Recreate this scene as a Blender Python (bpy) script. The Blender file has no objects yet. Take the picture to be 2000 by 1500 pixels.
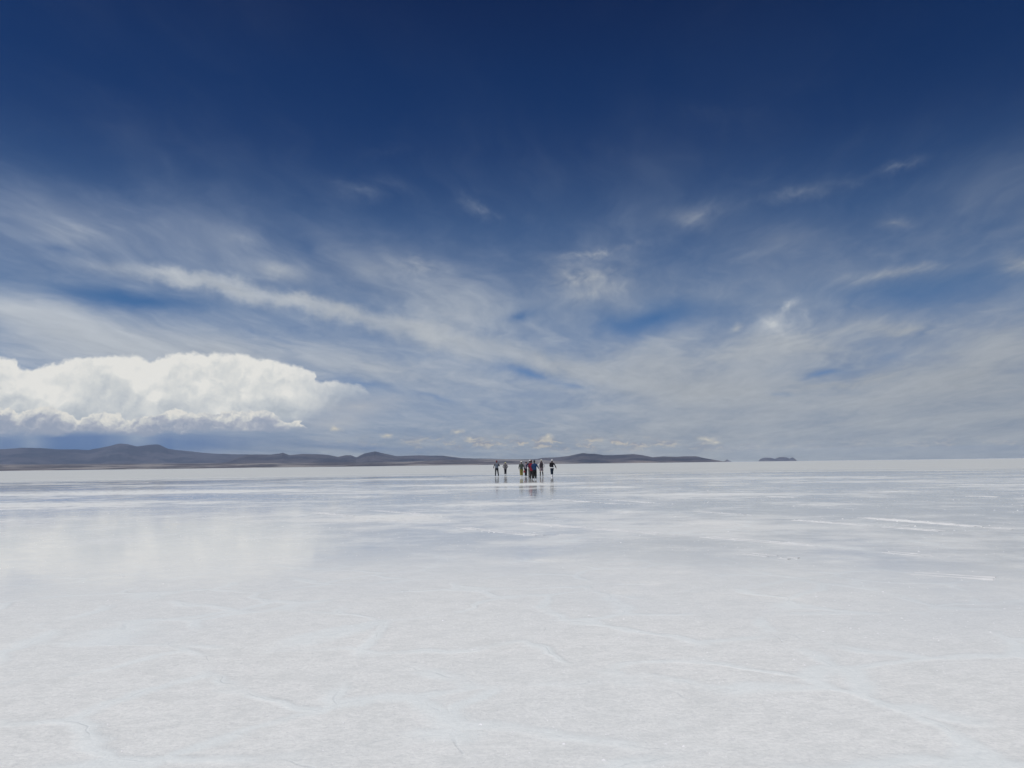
import bpy, bmesh, math, random
import numpy as np
from mathutils import Vector, Matrix, noise as mnoise

R = math.radians
rnd = random.Random(7)
S = bpy.context.scene
COL = S.collection

# ------------------------------------------------------------------ camera
CAM_H = 1.36
FPX = 1556.0                 # focal length in pixels of the 2000 px wide photograph
PITCH = math.atan((907.0 - 750.0) / FPX)
ROLL = math.atan(0.0125)
cam_d = bpy.data.cameras.new("camera")
cam_d.sensor_width = 36.0
cam_d.lens = 36.0 * FPX / 2000.0
cam_d.clip_start = 0.1
cam_d.clip_end = 200000.0
cam = bpy.data.objects.new("camera", cam_d)
COL.objects.link(cam)
cam.location = (0, 0, CAM_H)
CAM_M = Matrix.Rotation(R(90) + PITCH, 3, 'X') @ Matrix.Rotation(-ROLL, 3, 'Z')
cam.rotation_euler = CAM_M.to_euler()
S.camera = cam

def ray(x, y):
    """direction of a point of the 2000 x 1500 photograph"""
    return (CAM_M @ Vector(((x - 1000) / FPX, -(y - 750) / FPX, -1))).normalized()

def azel(x, y):
    d = ray(x, y)
    return math.degrees(math.atan2(d.x, d.y)), math.degrees(math.asin(d.z))

def gp(x, y):
    d = ray(x, y)
    t = CAM_H / max(1e-6, -d.z)
    return Vector((d.x * t, d.y * t, 0))

# ------------------------------------------------------------------ colour management, sun
S.view_settings.view_transform = 'Standard'
S.view_settings.look = 'None'
S.view_settings.exposure = 0.0
S.view_settings.gamma = 1.0
S.view_settings.use_curve_mapping = False
S.cycles.volume_bounces = 1
S.cycles.max_bounces = 5
S.cycles.diffuse_bounces = 2
S.cycles.glossy_bounces = 2
S.cycles.transmission_bounces = 2
SUN_EL, SUN_AZ = 62.0, 215.0       # azimuth from the view direction (+Y), clockwise: behind, to the left
sd = bpy.data.lights.new("sun", 'SUN')
sd.energy = 3.0
sd.angle = R(0.53)
sd.color = (1.0, 0.955, 0.90)
sun = bpy.data.objects.new("sun", sd)
COL.objects.link(sun)
sdir = Vector((math.sin(R(SUN_AZ)) * math.cos(R(SUN_EL)), math.cos(R(SUN_AZ)) * math.cos(R(SUN_EL)), math.sin(R(SUN_EL))))
sun.rotation_euler = sdir.to_track_quat('Z', 'Y').to_euler()

# ------------------------------------------------------------------ node helper
class NT:
    def __init__(self, tree):
        self.t = tree; self.n = tree.nodes; self.l = tree.links
    def put(self, sock, v):
        if isinstance(v, bpy.types.NodeSocket): self.l.new(v, sock)
        elif v is not None:
            if hasattr(sock.default_value, '__len__'):
                if not hasattr(v, '__len__'): v = (v,) * len(sock.default_value)
                v = tuple(v)
                if len(sock.default_value) == 4 and len(v) == 3: v = v + (1,)
            sock.default_value = v
    def m(self, op, a, b=None, c=None, clamp=False):
        n = self.n.new('ShaderNodeMath'); n.operation = op; n.use_clamp = clamp
        for i, v in enumerate((a, b, c)): self.put(n.inputs[i], v)
        return n.outputs[0]
    def v(self, op, a, b=None, s=None):
        n = self.n.new('ShaderNodeVectorMath'); n.operation = op
        self.put(n.inputs[0], a); self.put(n.inputs[1], b)
        if s is not None: self.put(n.inputs['Scale'], s)
        return n.outputs['Value'] if op in ('DOT_PRODUCT', 'LENGTH') else n.outputs[0]
    def xyz(self, v):
        n = self.n.new('ShaderNodeSeparateXYZ'); self.put(n.inputs[0], v); return n.outputs
    def comb(self, x=0.0, y=0.0, z=0.0):
        n = self.n.new('ShaderNodeCombineXYZ')
        for i, q in enumerate((x, y, z)): self.put(n.inputs[i], q)
        return n.outputs[0]
    def noise(self, vec, scale, detail=5, rough=0.55, dist=0.0, lac=2.0, color=False):
        n = self.n.new('ShaderNodeTexNoise'); self.put(n.inputs['Vector'], vec)
        n.inputs['Scale'].default_value = scale; n.inputs['Detail'].default_value = detail
        n.inputs['Roughness'].default_value = rough; n.inputs['Distortion'].default_value = dist
        n.inputs['Lacunarity'].default_value = lac
        return n.outputs['Color'] if color else n.outputs['Fac']
    def voro(self, vec, scale, feature='F1', smooth=1.0, rand=1.0):
        n = self.n.new('ShaderNodeTexVoronoi'); n.feature = feature
        self.put(n.inputs['Vector'], vec); n.inputs['Scale'].default_value = scale
        n.inputs['Randomness'].default_value = rand
        if feature == 'SMOOTH_F1': n.inputs['Smoothness'].default_value = smooth
        return n.outputs['Distance']
    def mapping(self, vec, loc=(0, 0, 0), rot=0.0, scale=(1, 1, 1), kind='POINT'):
        n = self.n.new('ShaderNodeMapping'); n.vector_type = kind
        self.put(n.inputs['Vector'], vec)
        n.inputs['Location'].default_value = loc
        n.inputs['Rotation'].default_value = (0, 0, rot)
        n.inputs['Scale'].default_value = scale
        return n.outputs[0]
    def mix(self, f, a, b):
        n = self.n.new('ShaderNodeMix'); n.data_type = 'RGBA'; n.clamp_factor = True
        self.put(n.inputs[0], f); self.put(n.inputs[6], a); self.put(n.inputs[7], b)
        return n.outputs[2]
    def ss(self, x, lo, hi, olo=0.0, ohi=1.0, kind='SMOOTHSTEP'):
        n = self.n.new('ShaderNodeMapRange'); n.interpolation_type = kind
        self.put(n.inputs['Value'], x)
        n.inputs['From Min'].default_value = lo; n.inputs['From Max'].default_value = hi
        n.inputs['To Min'].default_value = olo; n.inputs['To Max'].default_value = ohi
        return n.outputs[0]
    def ramp(self, x, stops, interp='LINEAR'):
        n = self.n.new('ShaderNodeValToRGB'); self.put(n.inputs[0], x)
        cr = n.color_ramp; cr.interpolation = interp
        while len(cr.elements) < len(stops): cr.elements.new(0.5)
        for e, (p, c) in zip(cr.elements, stops):
            e.position = p; e.color = (c[0], c[1], c[2], 1)
        return n.outputs[0]
    def curve(self, x, pts):
        """piecewise curve through pts (x in 0..1, y in 0..1)"""
        n = self.n.new('ShaderNodeFloatCurve'); self.put(n.inputs['Value'], x)
        c = n.mapping.curves[0]
        n.mapping.use_clip = False
        while len(c.points) < len(pts): c.points.new(0.5, 0.5)
        for p, (a, b) in zip(c.points, pts):
            p.location = (a, b); p.handle_type = 'AUTO_CLAMPED'
        n.mapping.update()
        return n.outputs[0]
    def blob(self, vec, acc, cx, cy, ang, hl, hw, amp):
        """adds a soft ellipse (centre, angle, half length, half width) to acc"""
        p = self.mapping(vec, (cx, cy, 0), ang, (hl, hw, 1), 'TEXTURE')
        g = self.n.new('ShaderNodeTexGradient'); g.gradient_type = 'QUADRATIC_SPHERE'
        self.l.new(p, g.inputs[0])
        return self.m('MULTIPLY_ADD', g.outputs['Fac'], amp, acc)

# ------------------------------------------------------------------ sky
w = bpy.data.worlds.new("World"); S.world = w; w.use_nodes = True
w.cycles.sampling_method = 'MANUAL'; w.cycles.sample_map_resolution = 256
w.node_tree.nodes.clear()
W = NT(w.node_tree)
tc = W.n.new('ShaderNodeTexCoord')
D = W.v('NORMALIZE', tc.outputs['Generated'])
dx, dy, dz = W.xyz(D)
el = W.m('MULTIPLY', W.m('ARCSINE', dz), 57.29578)
az = W.m('MULTIPLY', W.m('ARCTAN2', dx, dy), 57.29578)
sky = W.n.new('ShaderNodeTexSky'); sky.sky_type = 'NISHITA'; sky.sun_disc = False
sky.sun_elevation = R(SUN_EL); sky.sun_rotation = R(SUN_AZ)
sky.altitude = 3660; sky.air_density = 1.0; sky.dust_density = 0.3; sky.ozone_density = 1.5
zen = W.ss(el, 0, 90, 0, 1, 'LINEAR')
# thin high-altitude air: the clear sky deepens quickly away from the horizon
tint = W.ramp(zen, [(0.011, (0.29, 0.34, 0.53)), (0.043, (0.43, 0.46, 0.59)), (0.084, (0.44, 0.54, 0.68)), (0.124, (0.37, 0.53, 0.67)),
                    (0.186, (0.235, 0.405, 0.59)), (0.243, (0.14, 0.275, 0.48)), (0.299, (0.125, 0.245, 0.45)), (0.349, (0.115, 0.195, 0.375)), (0.5, (0.12, 0.20, 0.40)), (1.0, (0.12, 0.20, 0.40))])
n_ = W.n.new('ShaderNodeMix'); n_.data_type = 'RGBA'; n_.blend_type = 'MULTIPLY'; n_.inputs[0].default_value = 1
W.put(n_.inputs[6], sky.outputs[0]); W.put(n_.inputs[7], tint)
base = n_.outputs[2]
SKY_STRENGTH = 0.1

P = W.comb(az, el, 0.0)
# wind-drawn cirrus: noise on the flat cloud deck, drawn out along the wind
inv = W.m('DIVIDE', 1.0, W.m('ADD', W.m('MAXIMUM', dz, 0.0), 0.07))
Q = W.v('SCALE', D, None, inv)
Q = W.mapping(Q, (0, 0, 0), R(8), (1, 1, 0))
wq = W.v('SUBTRACT', W.noise(Q, 0.9, 4, 0.55, color=True), (0.5, 0.5, 0.5))
Qw = W.v('ADD', Q, W.v('MULTIPLY', wq, (0.6, 1.2, 0)))
streak = W.noise(W.v('MULTIPLY', Qw, (1.25, 0.50, 1)), 1.3, 6, 0.54, 0.0)
fine = W.noise(W.v('MULTIPLY', Qw, (7.0, 2.2, 1)), 1.4, 5, 0.58, 0.0)
wp = W.v('SUBTRACT', W.noise(W.v('MULTIPLY', P, (1, 1.7, 1)), 0.16, 5, 0.6, color=True), (0.5, 0.5, 0.5))
Pw = W.v('ADD', P, W.v('MULTIPLY', wp, (3.4, 1.7, 0)))

Pf = W.v('ADD', P, W.v('MULTIPLY', W.v('SUBTRACT', W.noise(P, 0.5, 6, 0.62, color=True), (0.5, 0.5, 0.5)), (2.6, 1.9, 0)))
def stroke(tree, vec, acc, s, conv):
    x1, y1, x2, y2, hw, amp = s
    a, b = conv(x1, y1), conv(x2, y2)
    cx, cy = (a[0] + b[0]) / 2, (a[1] + b[1]) / 2
    ddx, ddy = b[0] - a[0], b[1] - a[1]
    L = math.hypot(ddx, ddy) / 2
    k = 57.3 / FPX
    return tree.blob(vec, acc, cx, cy, math.atan2(ddy, ddx), (L + hw * k) * 1.35, hw * k * 1.9, amp)

cirrus = [  # streaks of high cloud: x1, y1, x2, y2, half width, amount
    (-100, 330, 260, 430, 44, .15), (-100, 450, 330, 480, 44, .12), (-50, 560, 150, 545, 36, .15), (60, 440, 210, 465, 22, .10),
     (140, 500, 330, 540, 18, .30),
    (440, 520, 600, 530, 18, .16),
    (-100, 615, 300, 660, 40, .85), (200, 655, 640, 705, 40, .70), (-100, 590, 120, 610, 20, .4), (560, 690, 900, 740, 44, .50), (-100, 680, 500, 690, 30, .5),
    (560, 500, 900, 540, 60, .34), (700, 600, 1040, 610, 60, .30), (370, 440, 520, 480, 36, .08),
    (1040, 540, 1280, 560, 55, .34), (1250, 590, 1500, 570, 45, .16),
    
    (1260, 425, 1480, 400, 34, .17), (1500, 385, 1680, 350, 16, .20), (1350, 480, 1720, 445, 40, .18),
    (1640, 550, 1860, 520, 14, .24), (1960, 522, 2040, 508, 18, .34), (1700, 430, 1790, 435, 12, .20), (1300, 420, 1400, 440, 18, .15),
    
    (1080, 720, 1500, 690, 44, .50), (1200, 760, 1600, 760, 46, .42), (1400, 680, 1800, 690, 28, .40), (1600, 640, 1850, 640, 24, .34),
    (1640, 760, 1780, 725, 12, .32), (1700, 770, 2100, 690, 50, .42), (1500, 740, 1640, 770, 12, .2), (1850, 660, 2050, 640, 30, .25),
    (1180, 640, 1380, 600, 24, -.62), (1150, 600, 1260, 650, 24, -.20), (970, 620, 1060, 608, 12, -.4), (960, 705, 1110, 752, 11, -.62), (1080, 740, 1160, 760, 10, -.45),
    (1480, 772, 1560, 776, 5, -.4), (1560, 738, 1650, 730, 6, -.55), (80, 560, 420, 600, 15, -.55), (380, 600, 640, 690, 8, -.10),
    (1560, 575, 2050, 560, 28, -.22), (640, 735, 780, 765, 12, -.40), (780, 770, 900, 785, 6, -.3), (1690, 700, 1820, 690, 12, -.25),
    (40, 465, 180, 495, 10, -.2), (560, 450, 640, 520, 20, -.12),
]
acc = W.m('ADD', W.ss(el, 2.0, 20.0, 0.50, 0.0), W.m('MULTIPLY', W.ss(el, 2.0, 12.0, 1, 0), W.ss(az, -6, 16, 0.0, 0.30)))                               # veil thickening to the horizon
acc = W.m('ADD', acc, W.ss(el, 14.0, 27.0, 0.20, 0.0))
for s in cirrus: acc = stroke(W, Pw, acc, s, azel)
wacc = 0.0
for s in [(770, 514, 870, 528, 15, .42), (1090, 505, 1260, 476, 8, .55), (1060, 555, 1240, 525, 12, .40), (1090, 580, 1230, 560, 16, .35), (1050, 520, 1180, 545, 22, .3),
          (640, 362, 790, 372, 20, .26), (905, 402, 970, 424, 12, .42), (870, 395, 960, 405, 22, .15), (700, 300, 800, 290, 10, .10),
          (1460, 395, 1680, 352, 12, .28), (1660, 350, 1850, 300, 9, .34), (1300, 425, 1450, 400, 20, .20), (1290, 410, 1400, 440, 12, .18), (1640, 550, 1860, 518, 9, .35),
          (1425, 645, 1450, 628, 7, .5), (1440, 665, 1620, 660, 20, .45),
          (560, 582, 605, 588, 12, .5), (290, 540, 430, 560, 12, .35), (1700, 645, 1840, 640, 12, .45), (1500, 768, 1780, 728, 7, .45), (1380, 700, 1520, 690, 12, .3),
          (100, 440, 210, 465, 10, .12), (440, 455, 520, 480, 14, .14), (1720, 432, 1790, 438, 8, .25), (1240, 210, 1500, 215, 26, .08), (1960, 520, 2040, 506, 14, .4)]:
    wacc = stroke(W, Pf, wacc, s, azel)
wacc = W.m('MULTIPLY', wacc, W.ss(fine, 0.33, 0.66, 0.10, 1.10, 'LINEAR'))
bacc = 0.0      # the long band crossing from the upper left
for s in [(250, 522, 420, 555, 14, .55), (330, 540, 600, 590, 17, .75), (540, 582, 760, 632, 19, .85), (700, 620, 980, 688, 22, .85), (920, 672, 1220, 742, 24, .70),
          (560, 580, 605, 586, 12, .4), (1150, 745, 1500, 765, 26, .35), (500, 525, 600, 535, 14, .3)]:
    bacc = stroke(W, Pf, bacc, s, azel)
bacc = W.m('MULTIPLY', bacc, W.ss(streak, 0.3, 0.7, 0.75, 1.15, 'LINEAR'))
tex = W.m('ADD', W.ss(streak, 0.30, 0.72, 0.70, 1.28, 'LINEAR'), W.ss(fine, 0.3, 0.7, -0.08, 0.08, 'LINEAR'))
soft = W.ss(el, 1.0, 8.0, 0.45, 1.0)          # the veil evens out low down
tex = W.m('ADD', 1.0, W.m('MULTIPLY', W.m('SUBTRACT', tex, 1.0), soft))
high = W.m('MULTIPLY', W.m('ADD', W.ss(streak, 0.42, 0.75, 0, 0.17), W.ss(fine, 0.45, 0.75, 0, 0.035)), W.ss(el, 34, 12, 0.35, 0.8))
ca = W.m('ADD', W.m('MULTIPLY', acc, tex), W.m('ADD', high, W.m('ADD', wacc, bacc)))
ca = W.m('MULTIPLY', W.m('SUBTRACT', 1.0, W.m('EXPONENT', W.m('MULTIPLY', W.m('POWER', W.m('MAXIMUM', ca, 0.0), 1.5), -1.65))), 0.98)
# colour of the sheet; thick parts whiter. Slightly dimmer away from the sun's side
cir_col = W.mix(W.ss(ca, 0.1, 0.9), (0.26, 0.32, 0.42), (0.435, 0.465, 0.50))
side = W.ss(az, -34, 34, 1.14, 0.82, 'LINEAR')
cir_col = W.v('SCALE', cir_col, None, side)
cir_col = W.v('SCALE', cir_col, None, W.m('ADD', W.ss(streak, 0.3, 0.7, 0.92, 1.08, 'LINEAR'), W.ss(fine, 0.3, 0.7, -0.05, 0.05, 'LINEAR')))
lowdim = W.ss(el, 0.0, 11.0, 0.90, 1.0)
cir_col = W.v('SCALE', cir_col, None, lowdim)
base_s = W.v('SCALE', W.v('SCALE', base, None, SKY_STRENGTH), None, W.ss(az, -34, 34, 1.06, 0.90, 'LINEAR'))
colr = W.mix(ca, base_s, cir_col)

puff = 0.0      # one denser white tuft over the sheet on the right
for s in [(1475, 640, 1535, 622, 15, 1.6), (1530, 612, 1560, 586, 8, 1.4), (1495, 652, 1550, 648, 12, .9), (1560, 600, 1580, 640, 8, .4)]:
    puff = stroke(W, Pf, puff, s, azel)
puff = W.m('MULTIPLY', W.m('MULTIPLY', puff, W.ss(fine, 0.3, 0.7, 0.55, 1.25, 'LINEAR')), 0.75, clamp=True)
colr = W.mix(puff, colr, (0.50, 0.53, 0.565))

# rain curtain and dark base under the storm cloud
rain = stroke(W, P, 0.0, (-300, 866, 600, 866, 24, 2.0), azel)
rain = stroke(W, P, rain, (560, 868, 900, 880, 10, 0.8), azel)
shaft = W.noise(W.v('MULTIPLY', P, (1, 0.12, 1)), 0.42, 3, 0.5)
lt = stroke(W, P, W.ss(shaft, 0.45, 0.8, 0, 0.45), (55, 850, 75, 880, 22, .8), azel)
lt = stroke(W, P, lt, (235, 850, 300, 862, 26, 1.0), azel)
lt = stroke(W, P, lt, (660, 860, 900, 870, 20, .9), azel)
lt = stroke(W, P, lt, (-300, 850, 10, 860, 14, .5), azel)
rain_col = W.mix(lt, (0.150, 0.225, 0.390), (0.29, 0.355, 0.46))
colr = W.mix(W.m('MULTIPLY', rain, 0.95, clamp=True), colr, rain_col)

# cumulonimbus on the left: outline by azimuth, billows by noise
A0, A1, E0, E1 = -60.0, 0.0, 0.0, 12.0
def cpts(pts):
    out = []
    for x, y in pts:
        a, e = azel(x, y); out.append(((a - A0) / (A1 - A0), (e - E0) / (E1 - E0)))
    return out
def billow(vec, sc):
    # rounded puffs with creases between them, at two sizes
    b1 = W.m('ABSOLUTE', W.m('SUBTRACT', W.noise(vec, sc, 2, 0.5), 0.5))
    b2 = W.m('ABSOLUTE', W.m('SUBTRACT', W.noise(vec, sc * 2.7, 5, 0.6), 0.5))
    return W.m('ADD', W.m('MULTIPLY', b1, 1.6), W.m('MULTIPLY', b2, 0.8))
Pn = W.v('ADD', P, W.v('MULTIPLY', W.v('SUBTRACT', W.noise(P, 1.1, 5, 0.6, color=True), (0.5, 0.5, 0.5)), (1.3, 1.0, 0)))
azn, eln, _z = W.xyz(Pn)
an = W.ss(azn, A0, A1, 0, 1, 'LINEAR')
top = W.m('MULTIPLY', W.curve(an, cpts([(-700, 730), (-400, 700), (-200, 712), (-60, 698), (0, 692), (22, 700), (50, 722), (80, 716), (130, 700), (190, 694), (260, 693), (292, 702), (322, 694), (360, 689), (430, 689), (500, 697), (560, 708), (612, 722), (622, 742), (660, 744), (700, 752), (728, 770), (745, 800), (760, 870), (800, 900)])), E1)
bot = W.m('MULTIPLY', W.curve(an, cpts([(-700, 842), (0, 838), (300, 832), (480, 832), (560, 826), (620, 812), (680, 790), (720, 774), (745, 768), (800, 760)])), E1)
up = W.m('SUBTRACT', top, eln)
mask1 = W.m('MULTIPLY', W.ss(up, -0.05, 0.26), W.ss(W.m('SUBTRACT', eln, bot), -0.35, 0.75))
mask1 = W.m('MULTIPLY', mask1, W.ss(az, -78, -58, 0, 1))
lit0 = billow(Pn, 0.34)
lit1 = billow(W.v('ADD', Pn, (0.22, -0.40, 0)), 0.34)
relief = W.m('SUBTRACT', lit0, lit1)
edge = W.ss(up, 0.1, 1.5, 0.25, 0.0)
hgt = W.ss(W.m('SUBTRACT', eln, bot), 0.0, 3.6, -0.30, 0.30)
sh = W.m('ADD', W.m('ADD', W.m('MULTIPLY', relief, 1.15), edge), W.m('ADD', hgt, 0.56))
sh = W.m('ADD', sh, W.m('MULTIPLY', W.m('SUBTRACT', W.noise(P, 0.34, 4, 0.55), 0.5), 1.9))
cb_col = W.ramp(sh, [(0.0, (0.40, 0.445, 0.50)), (0.35, (0.53, 0.56, 0.585)), (0.7, (0.645, 0.66, 0.655)), (1.0, (0.76, 0.755, 0.725))])
colr = W.mix(W.m('MULTIPLY', mask1, W.ss(azn, azel(540, 780)[0], azel(735, 770)[0], 0.98, 0.50)), colr, cb_col)
# grey anvil trailing to the right underneath
tr = stroke(W, Pw, 0.0, (600, 800, 800, 790, 16, .8), azel)
tr = stroke(W, Pw, tr, (560, 832, 740, 818, 14, .7), azel)
colr = W.mix(W.m('MULTIPLY', tr, 1.0, clamp=True), colr, (0.44, 0.46, 0.495))

# shelf of lower cumulus in front of it, lit tops, blue-grey flat bases
top2 = W.m('MULTIPLY', W.curve(an, cpts([(-700, 815), (-300, 800), (-60, 808), (0, 793), (22, 795), (35, 812), (50, 799), (80, 794), (115, 797), (135, 808), (160, 817), (175, 806), (235, 808), (245, 818), (290, 812), (330, 801), (420, 806), (480, 801), (526, 803), (545, 818), (570, 824), (578, 815), (592, 816), (598, 832), (610, 850), (640, 880), (690, 890), (740, 890), (800, 900)])), E1)
up2 = W.m('SUBTRACT', top2, eln)
bot2 = azel(300, 846)[1]
e2 = W.m('ADD', W.m('SUBTRACT', el, W.m('MULTIPLY', W.m('ADD', az, 28.0), 0.022)), W.m('MULTIPLY', W.m('SUBTRACT', W.noise(W.v('MULTIPLY', P, (1, 2, 1)), 0.28, 4, 0.6), 0.5), 1.6))
mask2 = W.m('MULTIPLY', W.ss(up2, -0.02, 0.10), W.ss(e2, bot2 - 0.25, bot2 + 0.25))
mask2 = W.m('MULTIPLY', mask2, W.ss(az, -70, -52, 0, 1))
l2 = W.m('SUBTRACT', billow(Pn, 0.9), billow(W.v('ADD', Pn, (0.09, -0.18, 0)), 0.9))
sh2 = W.m('ADD', W.ss(up2, 0.0, 1.05, 0.92, 0.10), W.m('MULTIPLY', l2, 1.3))
sh2 = W.m('ADD', sh2, W.m('MULTIPLY', W.m('SUBTRACT', W.noise(P, 0.55, 4, 0.6), 0.5), 1.5))
c2 = W.ramp(sh2, [(0.0, (0.31, 0.355, 0.45)), (0.35, (0.40, 0.43, 0.50)), (0.7, (0.56, 0.575, 0.585)), (1.0, (0.70, 0.69, 0.655))])
colr = W.mix(mask2, colr, c2)

# scattered small cumulus low over the hills
band = stroke(W, P, 0.0, (640, 862, 1560, 868, 13, 1.7), azel)
band = stroke(W, P, band, (1500, 868, 2300, 862, 11, 0.5), azel)
pc = W.noise(W.v('MULTIPLY', Pn, (1.0, 3.0, 1)), 0.62, 6, 0.62)
pc2 = W.noise(W.v('ADD', W.v('MULTIPLY', Pn, (1.0, 3.0, 1)), (0.15, -0.42, 0)), 0.62, 6, 0.62)
pm = W.m('MULTIPLY', W.ss(pc, 0.47, 0.58), W.m('MINIMUM', band, 1.0))
pcol = W.mix(W.ss(W.m('SUBTRACT', pc, pc2), -0.06, 0.09), (0.27, 0.29, 0.36), (0.50, 0.48, 0.45))
colr = W.mix(W.m('MULTIPLY', pm, 0.85), colr, pcol)
for cx_, cy_, hw_ in ((893, 842, 6), (917, 856, 5), (1070, 856, 6), (655, 838, 6), (1380, 860, 7), (1395, 866, 5), (755, 850, 6)):
    pf = stroke(W, Pn, 0.0, (cx_ - hw_ * 1.8, cy_, cx_ + hw_ * 1.8, cy_, hw_ * 0.8, 1.4), azel)
    colr = W.mix(W.m('MULTIPLY', pf, 0.75, clamp=True), colr, (0.56, 0.54, 0.49))

# the sky stands beyond the haze box: give back what its air takes from a low line of sight
HAZE_D, HAZE_TOP, HAZE_HALF = 0.000029, 450.0, 29500.0
HAZE_J = (0.27, 0.34, 0.51)
plen = W.m('MINIMUM', W.m('DIVIDE', HAZE_TOP, W.m('MAXIMUM', dz, 0.001)), HAZE_HALF)
Tr = W.m('EXPONENT', W.m('MULTIPLY', plen, -HAZE_D))
Tr = W.m('MAXIMUM', Tr, 0.30)
comp = W.v('SUBTRACT', colr, W.v('SCALE', HAZE_J, None, W.m('SUBTRACT', 1.0, Tr)))
comp = W.v('SCALE', comp, None, W.m('DIVIDE', 1.0, Tr))
colr = W.v('MAXIMUM', comp, (0.0, 0.0, 0.0))

bg = W.n.new('ShaderNodeBackground'); W.l.new(colr, bg.inputs['Color']); bg.inputs['Strength'].default_value = 1.0
wo = W.n.new('ShaderNodeOutputWorld'); W.l.new(bg.outputs[0], wo.inputs['Surface'])

# ------------------------------------------------------------------ object helpers
def link(name, me, mat=None, parent=None, loc=None, **props):
    o = bpy.data.objects.new(name, me); COL.objects.link(o)
    if mat is not None: me.materials.append(mat)
    if parent is not None: o.parent = parent
    if loc is not None: o.location = loc
    for k, v in props.items(): o[k] = v
    return o

def pymesh(name, vs, fs, smooth=True):
    me = bpy.data.meshes.new(name); me.from_pydata(vs, [], fs)
    me.polygons.foreach_set('use_smooth', [smooth] * len(me.polygons)); me.update()
    return me

def new_mat(name):
    m = bpy.data.materials.new(name); m.use_nodes = True
    t = NT(m.node_tree); b = m.node_tree.nodes['Principled BSDF']
    return m, t, b

# ------------------------------------------------------------------ ground: salt crust with a film of water
def gconv(x, y):
    p = gp(x, y); return p.x, p.y

gm, G, gb = new_mat("salt_crust")
geo = G.n.new('ShaderNodeNewGeometry')
pos = geo.outputs['Position']
px_, py_, pz_ = G.xyz(pos)
dist = G.v('LENGTH', G.comb(px_, py_, 0))
# soft edges of patches wander
wob = G.v('SUBTRACT', G.noise(pos, 0.16, 6, 0.62, color=True), (0.5, 0.5, 0.5))
pw = G.v('ADD', pos, G.v('MULTIPLY', wob, (7, 7, 0)))
wob2 = G.v('SUBTRACT', G.noise(pos, 1.1, 5, 0.6, color=True), (0.5, 0.5, 0.5))
pw2 = G.v('ADD', pos, G.v('MULTIPLY', wob2, (0.9, 0.9, 0)))
def gstroke(vec, acc, s):
    x1, y1, x2, y2, hw, amp = s
    a, b = gp(x1, y1), gp(x2, y2); c = (a + b) / 2
    xm, ym = (x1 + x2) / 2, (y1 + y2) / 2
    dep = abs(gp(xm, ym - hw).y - gp(xm, ym + hw).y) / 2
    d = b - a; L = d.length / 2
    # width across the stroke
    ang = math.atan2(d.y, d.x)
    wd = max(0.15, dep * abs(math.cos(ang)))
    return G.blob(vec, acc, c.x, c.y, ang, (L + wd * .3) * 1.3, wd * 1.7, amp)
dry = 0.0
for s in [  # dry salt patches standing out of the film
    (820, 949, 1110, 946, 3.2, 1.6), (1120, 953, 1260, 950, 2, 1.0), (845, 987, 1010, 985, 10, .9), (640, 972, 760, 968, 4, .8),
    (-200, 966, 665, 957, 6, 1.25), (-200, 990, 320, 984, 8, 1.1), (-150, 1022, 150, 1016, 9, .7), (350, 985, 520, 978, 3, .5),
    (1650, 960, 1850, 960, 3.5, 1.0), (1760, 947, 2050, 946, 2, 1.0), (1500, 938, 1640, 938, 1.2, .8), (1320, 948, 1500, 948, 1.5, .8),
    (1550, 987, 1650, 986, 5, .9), (1900, 955, 2100, 957, 4, .8), (1290, 1070, 1400, 1070, 5, .6), (1340, 1020, 1480, 1024, 8, .6),
    (1000, 975, 1060, 966, 3, .7), (1184, 1166, 1240, 1146, 5, .8), (1230, 1146, 1310, 1135, 4, .8), (1420, 1150, 1600, 1185, 16, .9),
    (1040, 1095, 1120, 1098, 6, .5), (1250, 965, 1480, 964, 1.6, .9), (1560, 1100, 1700, 1092, 8, .5), (1180, 1000, 1300, 1000, 5, .5), (940, 963, 1110, 963, 9, -1.3), (-150, 1085, 520, 1085, 45, -.8), (940, 936, 1110, 936, 5, -1.3),
    (620, 1002, 900, 1020, 9, .8), (560, 990, 760, 996, 6, .6)]:
    dry = gstroke(pw2, dry, s)
n_big = G.noise(G.v('MULTIPLY', pos, (0.5, 1, 1)), 0.085, 5, 0.6)
n_mid = G.noise(pos, 0.55, 6, 0.66)
n_sml = G.noise(pos, 2.6, 5, 0.65)
dry0 = dry
dry = G.m('MULTIPLY', dry, G.ss(n_sml, 0.3, 0.6, 0.25, 1.25))
dry = G.m('ADD', dry, G.ss(G.m('ADD', n_big, G.m('MULTIPLY', G.m('SUBTRACT', n_mid, 0.5), 0.55)), 0.425, 0.63, 0, 0.75))
# extent of the film: from about nine metres out to beyond the walkers, feathered
near = G.m('ADD', dist, G.m('MULTIPLY', G.m('SUBTRACT', n_mid, 0.5), 7.0))
near = G.m('ADD', near, G.m('MULTIPLY', px_, 0.25))
env = G.ss(near, 5.5, 14.5)
leftish = G.ss(G.m('DIVIDE', px_, dist), -0.28, 0.0, 0, 1)
far_lim = G.ss(G.m('ADD', dist, G.m('MULTIPLY', G.m('SUBTRACT', n_big, 0.5), 60.0)), 95, 125, 1.0, 0.62)
dry = G.m('MAXIMUM', dry, 0.0)
wet = G.m('MULTIPLY', G.m('MULTIPLY', env, far_lim), G.m('SUBTRACT', 1.0, dry, clamp=True), clamp=True)

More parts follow.
